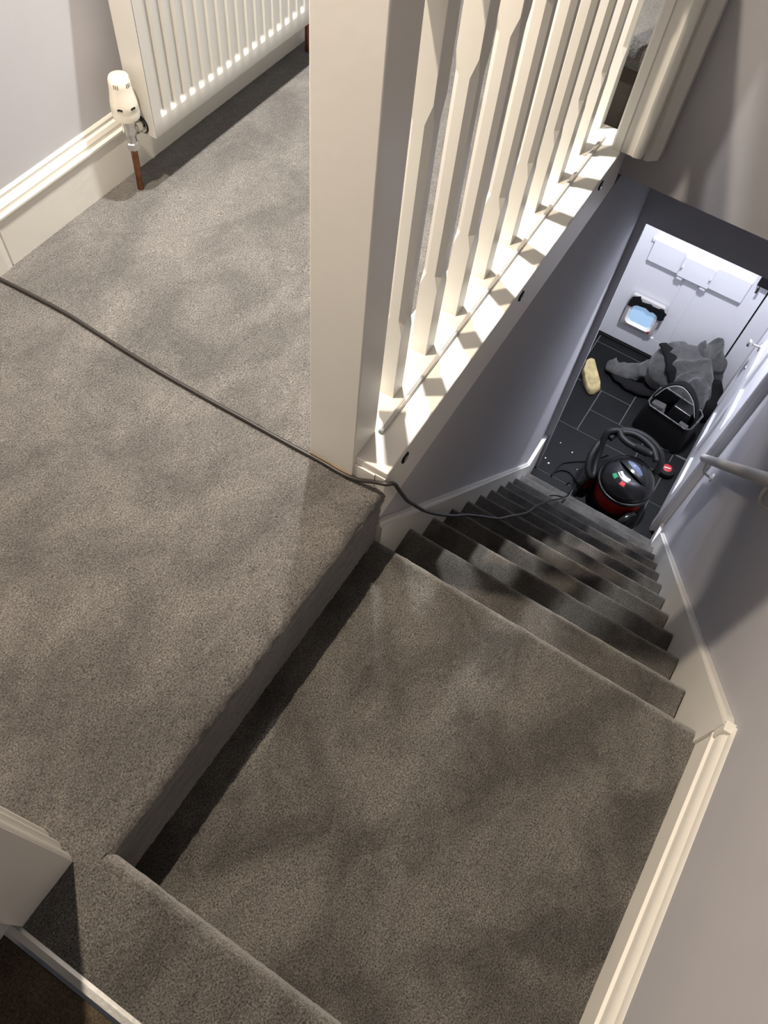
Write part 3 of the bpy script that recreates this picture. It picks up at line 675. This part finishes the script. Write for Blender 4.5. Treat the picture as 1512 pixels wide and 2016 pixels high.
# hose, in world coordinates
def wv(name, pts, r, m, **k):
    bm = bmesh.new(); P = catmull(pts, 14); tube(bm, P, r, 12, ridge=k.pop('ridge', 0.0))
    bmesh.ops.transform(bm, matrix=(Matrix.Translation((HX, HY, ZG)) @ Matrix.Rotation(R(156), 4, 'Z')).inverted(), verts=bm.verts)
    return build(name, bm, m, vac, 'all', **k)
hose = [(2.56, -0.62, -2.50), (2.60, -0.655, -2.40), (2.655, -0.62, -2.34), (2.690, -0.53, -2.31), (2.690, -0.42, -2.30), (2.640, -0.32, -2.31), (2.54, -0.262, -2.34), (2.43, -0.252, -2.38), (2.365, -0.272, -2.42), (2.335, -0.305, -2.45), (2.355, -0.325, -2.46), (2.43, -0.300, -2.43), (2.49, -0.285, -2.38), (2.530, -0.272, -2.32), (2.562, -0.275, -2.27), (2.590, -0.325, -2.25), (2.560, -0.36, -2.255), (2.545, -0.42, -2.26), (2.552, -0.50, -2.265), (2.560, -0.57, -2.27)]
wv('hose', hose, 0.0215, M_hose, ridge=0.10)
wv('hose', [(2.545, -0.30, -2.30), (2.61, -0.33, -2.29), (2.650, -0.40, -2.285), (2.650, -0.48, -2.285), (2.620, -0.56, -2.29), (2.565, -0.615, -2.31)], 0.0215, M_hose, ridge=0.10)
wv('hose_cuff', [(2.548, -0.455, -2.262), (2.553, -0.51, -2.265), (2.556, -0.545, -2.268)], 0.027, M_blackm)
# its flex
wv('flex', [(2.52, -0.345, -2.42), (2.55, -0.31, -2.52), (2.565, -0.27, -2.60), (2.54, -0.21, -2.632), (2.505, -0.165, -2.633), (2.455, -0.115, -2.633), (2.395, -0.100, -2.633), (2.325, -0.098, -2.632), (2.345, -0.094, -2.630), (2.40, -0.130, -2.632), (2.415, -0.190, -2.633), (2.370, -0.262, -2.633), (2.335, -0.325, -2.628)], 0.0045, M_blackm)
cable('cable_tail', [(1.78, -0.185, -2.06), (1.83, -0.212, -2.10), (1.90, -0.258, -2.17), (1.94, -0.266, -2.15), (1.995, -0.258, -2.185), (2.03, -0.236, -2.20), (2.035, -0.222, -2.25)], 0.0042, 'short looped end of thin black cable standing up on the lowest carpeted steps', 'cable', m=M_blackm)
# round disc
dk = empty('round_tin', (2.80, -0.715, ZG), R(-20), label='small round black case with a red centre on the tiles beside the vacuum cleaner', cat='case')
def dp(name, fn, m):
    bm = bmesh.new(); fn(bm); return build(name, bm, m, dk, True)
dp('case', lambda bm: lathe(bm, [(0.050, 0.0), (0.058, 0.006), (0.060, 0.030), (0.055, 0.042), (0.034, 0.046), (0.032, 0.044)], 36), M_blackm)
dp('red_centre', lambda bm: lathe(bm, [(0.031, 0.040), (0.031, 0.0455), (0.028, 0.047)], 32), M_redlabel)
def f(bm):
    random.seed(3); x = -0.022
    while x < 0.021:
        wd = random.uniform(0.003, 0.006); box(bm, x, x+wd, -0.004, 0.004, 0.046, 0.0478); x += wd+0.0012
lt = dp('lettering', f, M_label); lt.rotation_euler = (0, 0, R(-55))

# ================================================================ FOAM BLOCK
def f(bm):
    P = [(3.372, 0.112), (3.330, 0.130), (3.235, 0.112), (3.150, 0.060), (3.095, 0.010), (3.088, -0.020), (3.108, -0.048), (3.150, -0.066), (3.200, -0.045), (3.270, 0.012), (3.335, 0.055), (3.372, 0.085)]
    cx = sum(p[0] for p in P)/len(P); cy = sum(p[1] for p in P)/len(P)
    lev = [(0.94, 0.0), (1.0, 0.008), (0.98, 0.040), (0.90, 0.052), (0.55, 0.049)]
    rs = [[bm.verts.new((cx+(x-cx)*s+0.003*noise.noise(Vector((x*40, y*40, z*50))), cy+(y-cy)*s, ZG+z+0.004*noise.noise(Vector((x*30, y*30, 3.1))) * (z > 0.02))) for x, y in P] for s, z in lev]
    for a, b in zip(rs, rs[1:]):
        for i in range(len(P)): bm.faces.new((a[i], a[(i+1) % len(P)], b[(i+1) % len(P)], b[i]))
    bm.faces.new(rs[0][::-1]); bm.faces.new(rs[-1])
    bmesh.ops.subdivide_edges(bm, edges=bm.edges[:], cuts=1, use_grid_fill=True)
    for v in bm.verts: v.co += noise.noise_vector(v.co*35)*0.003
    lo = min(v.co.z for v in bm.verts)
    for v in bm.verts: v.co.z += ZG+0.0005-lo
bm_obj('foam_block', f, M_foam, None, smooth=45, label='worn yellowish foam pad lying on the dark tiles by the left hall wall', cat='foam pad')

# ================================================================ TOOL BAG
bag = empty('tool_bag', (3.10, -0.565, ZG), R(-10), label='open black tool tote with scuffed rim and carrying strap on the hall tiles', cat='tool bag')
def gp(name, fn, m, smooth=50, parent=None):
    bm = bmesh.new(); fn(bm); return build(name, bm, m, parent or bag, smooth)
BW, BL, BH = 0.105, 0.165, 0.255
def f(bm):
    out = [[], [], []]
    def rr(w, l, r=0.03, n=4):
        pts = []
        for cx, cy, a0 in ((w-r, l-r, 0), (-w+r, l-r, 90), (-w+r, -l+r, 180), (w-r, -l+r, 270)):
            for i in range(n+1):
                a = R(a0+90*i/n); pts.append((cx+r*math.cos(a), cy+r*math.sin(a)))
        return pts
    lev = [(1.06, 0.0), (1.10, 0.012), (1.08, 0.12), (1.0, BH), (0.93, BH), (0.93, 0.09)]
    rs = [[bm.verts.new((x*s, y*s, z + (0.004*noise.noise(Vector((x*20, y*20, z*20))) if 0 < z < BH else 0))) for x, y in rr(BW, BL)] for s, z in lev]
    for a, b in zip(rs, rs[1:]):
        for i in range(len(a)): bm.faces.new((a[i], a[(i+1) % len(a)], b[(i+1) % len(a)], b[i]))
    bm.faces.new(rs[0][::-1]); bm.faces.new(rs[-1])
gp('bag_body', f, M_blackm)
M_scuff = mat('scuffed_plastic_rim', (0.10, 0.10, 0.10), 0.45, var=0.9, vscale=45)
def f(bm):
    P = [Vector(p) for p in ((BW*0.5, -BL, BH+0.002), (BW*0.8, -BL*0.97, BH+0.002), (BW, -BL*0.85, BH+0.002))]
    c = [(-BW+0.03, BL), (-BW, BL-0.03), (-BW, -BL+0.03), (-BW+0.03, -BL), (BW-0.03, -BL), (BW, -BL+0.03), (BW, BL-0.03), (BW-0.03, BL)]
    pts = [Vector((x, y, BH+0.002)) for x, y in c]; pts.append(pts[0].copy()); tube(bm, pts, 0.006, 8)
gp('rim_tube', f, M_scuff)
def f(bm):
    vs = box(bm, -0.05, 0.07, -0.12, 0.02, 0.10, 0.285, bev=0.012); bmesh.ops.rotate(bm, verts=vs, cent=(0, 0, 0.15), matrix=Matrix.Rotation(R(12), 3, 'Y'))
gp('black_case', f, M_black)
def f(bm):
    vs = box(bm, -0.06, -0.01, 0.04, 0.13, 0.12, 0.262, bev=0.008); bmesh.ops.rotate(bm, verts=vs, cent=(0, 0, 0.15), matrix=Matrix.Rotation(R(-10), 3, 'X'))
gp('grey_box', f, M_greycl)
gp('grey_blade', lambda bm: box(bm, -0.085, -0.055, -0.14, -0.08, 0.12, 0.250, bev=0.003), M_greycl)
def f(bm): tube(bm, catmull([(0.0, 0.155, 0.20), (0.0, 0.150, 0.28), (0.015, 0.115, 0.38), (0.02, 0.060, 0.445), (0.02, 0.0, 0.450), (0.015, -0.075, 0.40), (0.005, -0.135, 0.31), (0.0, -0.155, 0.20)], 8), 0.038, 12, flat=0.30, up=Vector((0, 0, 1)))
strap = gp('carry_strap', f, M_blackcl, 'all')
def f(bm): tube(bm, catmull([(-0.038, 0.152, 0.28), (-0.023, 0.115, 0.385), (-0.018, 0.060, 0.448), (-0.018, 0.0, 0.455), (-0.022, -0.078, 0.405), (-0.033, -0.139, 0.31)], 8), 0.003, 6)
gp('strap_edge', f, mat('pale_webbing', (0.35, 0.38, 0.36), 0.9), 'all', parent=strap)
def f(bm):
    P = [(3.28, -0.68, ZG+0.06), (3.335, -0.715, ZG+0.02), (3.318, -0.762, ZG+0.008), (3.22, -0.772, ZG+0.008), (3.10, -0.755, ZG+0.008), (2.985, -0.690, ZG+0.008), (2.955, -0.655, ZG+0.008)]
    inv = (Matrix.Translation((3.10, -0.565, ZG)) @ Matrix.Rotation(R(-10), 4, 'Z')).inverted()
    tube(bm, [inv @ p for p in catmull(P, 8)], 0.012, 8, flat=0.45)
gp('shoulder_strap', f, M_blackcl, 'all')

# ================================================================ JACKET
jk = empty('jacket', (3.5, -0.42, ZG), label='crumpled grey and black work jacket heaped against the front door', cat='jacket')
def lump(cx, cy, z0, outline, H, seed, fold=0.25, nr=30, na=120, px=2.0, fz=6.0, power=0.5):
    """cloth heap: outline = radii at equal angles; returns bmesh"""
    bm = bmesh.new(); k = len(outline)
    def rad_(a):
        t = (a/(2*math.pi))*k; i = int(t) % k; f_ = t-int(t); j = (i+1) % k; f2 = (1-math.cos(f_*math.pi))/2
        return outline[i]*(1-f2)+outline[j]*f2
    rings = []
    for i in range(nr+1):
        rho = i/nr; row = []
        if i == 0:
            rings.append([bm.verts.new((cx, cy, z0+H))]); continue
        for j in range(na):
            a = 2*math.pi*j/na; r = rad_(a)*rho
            x = cx+r*math.cos(a); y = cy+r*math.sin(a)
            h = H*max(0.0, 1-rho**px)**power
            wv_ = noise.noise(Vector((x*fz, y*fz, seed)))
            rd = 1-abs(noise.noise(Vector((x*fz*1.3+3, y*fz*0.9, seed+5))))*2
            h *= 1+fold*wv_
            rd2 = 1-abs(noise.noise(Vector((x*fz*2.6+y*fz, y*fz*1.1, seed+9))))*2
            h += (0.055*fold*4*(max(rd, 0)**1.5-0.4) + 0.006*(max(rd2, 0)**2-0.3))*(1-rho**4)
            row.append(bm.verts.new((x, y, max(z0+0.002, z0+h))))
        rings.append(row)
    for j in range(na): bm.faces.new((rings[0][0], rings[1][j], rings[1][(j+1) % na]))
    for a_, b_ in zip(rings[1:], rings[2:]):
        for j in range(na): bm.faces.new((a_[j], b_[j], b_[(j+1) % na], a_[(j+1) % na]))
    bm.faces.new(rings[-1])
    return bm
def jp(name, bm, m, smooth='all', **k):
    bmesh.ops.translate(bm, verts=bm.verts, vec=-Vector(jk.location)); return build(name, bm, m, jk, smooth, **k)
jp('jacket_lining', lump(3.44, -0.52, ZG, [0.22, 0.22, 0.22, 0.20, 0.22, 0.24, 0.27, 0.26], 0.20, 2.0, 0.3), M_blackcl, label='black lining showing round the heap')
jp('jacket_back', lump(3.505, -0.46, ZG+0.10, [0.155, 0.17, 0.21, 0.22, 0.19, 0.22, 0.26, 0.19], 0.30, 7.0, 0.28, power=0.45), M_greycl)
jp('jacket_front', lump(3.37, -0.60, ZG+0.06, [0.15, 0.16, 0.19, 0.13, 0.16, 0.15, 0.15, 0.16], 0.26, 11.0, 0.35, fz=8), M_greycl)
jp('jacket_hood', lump(3.585, -0.60, ZG+0.26, [0.07, 0.09, 0.13, 0.11, 0.09, 0.10, 0.13, 0.08], 0.18, 4.0, 0.4, fz=9), M_greycl)
jp('black_side_panel', lump(3.44, -0.735, ZG+0.04, [0.13, 0.12, 0.07, 0.10, 0.13, 0.11, 0.07, 0.09], 0.22, 14.0, 0.3), M_blackcl, label='black side panel of the jacket')
def f():
    bm = bmesh.new(); P = catmull([(3.45, -0.30, ZG+0.14), (3.43, -0.22, ZG+0.07), (3.395, -0.15, ZG+0.055), (3.385, -0.08, ZG+0.05), (3.42, -0.03, ZG+0.055)], 8)
    tube(bm, P, lambda t: 0.075-0.025*t, 16, flat=0.7)
    for v in bm.verts:
        v.co += noise.noise_vector(v.co*18)*0.022; v.co.z = max(v.co.z, ZG+0.012)
    return bm
jp('sleeve', f(), M_greycl)
def f():
    bm = bmesh.new(); P = catmull([(3.36, -0.42, ZG+0.06), (3.325, -0.30, ZG+0.035), (3.315, -0.20, ZG+0.03), (3.345, -0.10, ZG+0.03), (3.385, -0.055, ZG+0.03)], 8)
    tube(bm, P, lambda t: 0.060-0.034*t, 16, flat=0.5)
    for v in bm.verts:
        v.co += noise.noise_vector(v.co*16)*0.015; v.co.z = max(v.co.z, ZG+0.004)
    return bm
jp('sleeve_panel', f(), M_blackcl, label='black underside panel of the sleeve')
def f():
    bm = bmesh.new(); P = catmull([(3.50, -0.28, ZG+0.33), (3.44, -0.36, ZG+0.335), (3.37, -0.42, ZG+0.30), (3.34, -0.47, ZG+0.22)], 8)
    tube(bm, P, lambda t: 0.03+0.02*math.sin(t*3.1), 12, flat=0.5)
    for v in bm.verts: v.co += noise.noise_vector(v.co*18)*0.014
    return bm
jp('collar', f(), M_blackcl, label='black collar')

# bits on the tiles
random.seed(5)
def debris(x, y, s):
    bm = bmesh.new(); n = 7
    P = [(x+s*random.uniform(0.6, 1.1)*math.cos(2*math.pi*i/n), y+s*random.uniform(0.5, 1.0)*math.sin(2*math.pi*i/n)) for i in range(n)]
    prism(bm, P, ZG+0.0004, ZG+0.003, 'z'); return bm
for (x, y, s) in ((2.575, -0.13, 0.006), (2.51, -0.165, 0.004), (2.43, 0.0, 0.006), (2.405, -0.035, 0.009), (2.47, -0.215, 0.004), (2.60, -0.03, 0.005), (3.24, -0.02, 0.004)):
    build('paper_scrap', debris(x, y, s), M_label, None, label='tiny white scrap of debris on the dark hall tiles', cat='scrap', group='white scraps on the hall tiles')
